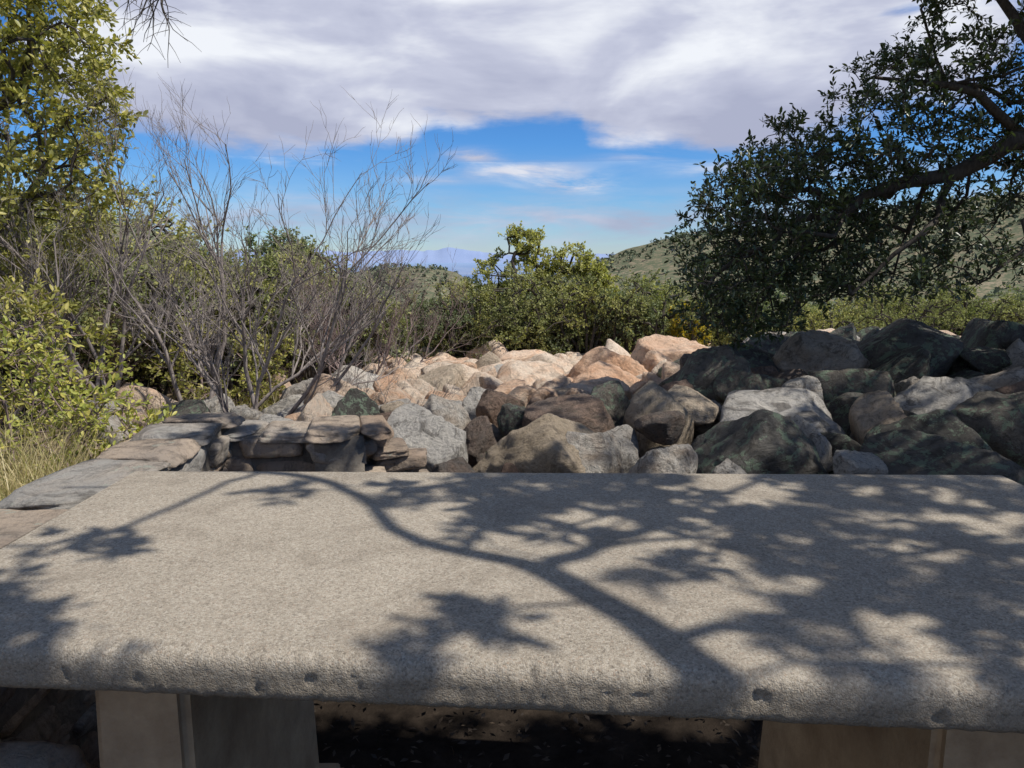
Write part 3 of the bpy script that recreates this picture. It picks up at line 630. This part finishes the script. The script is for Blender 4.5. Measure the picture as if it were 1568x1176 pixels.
t_=math_(nt,'ADD',math_(nt,'DIVIDE',az_,math.pi/2),.5)
fc=N(nt,'ShaderNodeFloatCurve'); Lk(nt,t_,fc.inputs['Value']); cv=fc.mapping.curves[0]
cp=[(0,.22),(.116,.21),(.176,.155),(.243,.135),(.344,.132),(.409,.145),(.431,.170),(.475,.180),(.509,.183),(.553,.178),(.568,.155),(.62,.135),(.672,.130),(.723,.138),(.771,.155),(.884,.19),(1,.22)]
while len(cv.points)<len(cp): cv.points.new(.5,.5)
for pt,(a,b) in zip(cv.points,cp): pt.location=(a,b*2)
fc.mapping.update()
B=math_(nt,'MULTIPLY',fc.outputs[0],.5)
cb=N(nt,'ShaderNodeCombineXYZ'); Lk(nt,math_(nt,'MULTIPLY',az_,2.8),cb.inputs[0]); Lk(nt,math_(nt,'MULTIPLY',v_,7.),cb.inputs[1]); cb.inputs[2].default_value=.7
n1=noise(nt,cb.outputs[0],2.2,7,.58,.15)
cb2=N(nt,'ShaderNodeCombineXYZ'); Lk(nt,math_(nt,'ADD',math_(nt,'MULTIPLY',az_,3.),math_(nt,'MULTIPLY',v_,2.)),cb2.inputs[0]); Lk(nt,math_(nt,'MULTIPLY',v_,16.),cb2.inputs[1]); cb2.inputs[2].default_value=4.
n2=noise(nt,cb2.outputs[0],2.,6,.62,.3)
def gs(a,va,sa,sv,amp):
    da=math_(nt,'DIVIDE',math_(nt,'SUBTRACT',az_,math.radians(a)),sa); dv=math_(nt,'DIVIDE',math_(nt,'SUBTRACT',v_,va),sv)
    e=math_(nt,'EXPONENT',math_(nt,'MULTIPLY',math_(nt,'ADD',math_(nt,'MULTIPLY',da,da),math_(nt,'MULTIPLY',dv,dv)),-1.)); return math_(nt,'MULTIPLY',e,amp)
d=math_(nt,'ADD',math_(nt,'SUBTRACT',v_,B),math_(nt,'MULTIPLY',math_(nt,'SUBTRACT',n1,.5),.09))
d=math_(nt,'ADD',d,math_(nt,'MULTIPLY',math_(nt,'SUBTRACT',n2,.5),.045))
for g_ in ((-31,.29,.10,.05,-.13),(-21,.335,.10,.016,-.09),(27,.285,.12,.022,-.11),(36,.25,.08,.05,-.08)): d=math_(nt,'ADD',d,gs(*g_))
mk=N(nt,'ShaderNodeMapRange'); mk.interpolation_type='SMOOTHSTEP'; Lk(nt,d,mk.inputs[0]); mk.inputs[1].default_value=-.012; mk.inputs[2].default_value=.022
# the cloud sheet thins out overhead
tp=N(nt,'ShaderNodeMapRange'); tp.interpolation_type='SMOOTHSTEP'; Lk(nt,v_,tp.inputs[0]); tp.inputs[1].default_value=.42; tp.inputs[2].default_value=.75; tp.inputs[3].default_value=1.; tp.inputs[4].default_value=.0
main=math_(nt,'MULTIPLY',mk.outputs[0],tp.outputs[0])
sm=None
for g_ in ((.9,.112,.075,.013,1.3),(4.6,.094,.055,.011,1.4),(-3.2,.133,.035,.008,1.3),(10,.13,.05,.008,.6),(17,.112,.09,.010,.8),(-6,.10,.05,.006,.5),(25,.10,.12,.012,.6),(-14,.075,.10,.008,.6)):
    e=gs(*g_); sm=e if sm is None else math_(nt,'ADD',sm,e)
sm=math_(nt,'MULTIPLY',sm,ramp(nt,n2,[(.36,0.),(.58,1.)])); sm=math_(nt,'MULTIPLY',sm,.95)
band=gs(0,.045,3.,.032,1.); ci=math_(nt,'MULTIPLY',band,ramp(nt,n2,[(.36,0.),(.62,.85)]))
mask=math_(nt,'MINIMUM',math_(nt,'MAXIMUM',main,math_(nt,'MAXIMUM',sm,ci)),1.)
n3=noise(nt,cb.outputs[0],1.5,5,.52,.3)
br=math_(nt,'ADD',math_(nt,'MULTIPLY',math_(nt,'SUBTRACT',v_,.15),3.2),math_(nt,'MULTIPLY',math_(nt,'SUBTRACT',n3,.5),3.0))
br=math_(nt,'ADD',br,math_(nt,'MULTIPLY',math_(nt,'SUBTRACT',n2,.5),.5))
br=math_(nt,'ADD',br,.10)
br=math_(nt,'ADD',br,gs(17,.24,.16,.05,.5)); br=math_(nt,'ADD',br,gs(-22,.25,.16,.04,.4))
br=math_(nt,'ADD',br,math_(nt,'MULTIPLY',math_(nt,'LESS_THAN',v_,.125),.5))
ccol=ramp(nt,br,[(.0,(.42,.45,.60)),(.45,(.56,.59,.73)),(1.,(.88,.91,.97))])
sc_=N(nt,'ShaderNodeVectorMath',operation='SCALE'); Lk(nt,ccol,sc_.inputs[0]); sc_.inputs['Scale'].default_value=10.
tint=ramp(nt,v_,[(.0,(.70,.86,1.12)),(.07,(.58,.88,1.2)),(.15,(.42,.84,1.3)),(.35,(.36,.74,1.2)),(1.,(.7,.8,.9))])
blue=mix(nt,1.,sky.outputs[0],tint,'MULTIPLY')
fin=mix(nt,mask,blue,sc_.outputs[0])
bg=N(nt,'ShaderNodeBackground'); bg.inputs['Strength'].default_value=.1; Lk(nt,fin,bg.inputs[0]); wo=N(nt,'ShaderNodeOutputWorld'); Lk(nt,bg.outputs[0],wo.inputs[0])

ld=bpy.data.lights.new('sun','SUN'); ld.energy=5.; ld.angle=math.radians(.6); ld.color=(1,.96,.88); lo=bpy.data.objects.new('sun',ld); scene.collection.objects.link(lo)
lo.rotation_euler=Vector(S).to_track_quat('Z','Y').to_euler()
cam=bpy.data.cameras.new('camera'); cam.lens=25; cam.sensor_width=36; cam.clip_end=300000; cam.clip_start=.02
co=bpy.data.objects.new('camera',cam); scene.collection.objects.link(co); co.location=(0,0,1.2); co.rotation_euler=(math.radians(79.8),0,0); scene.camera=co
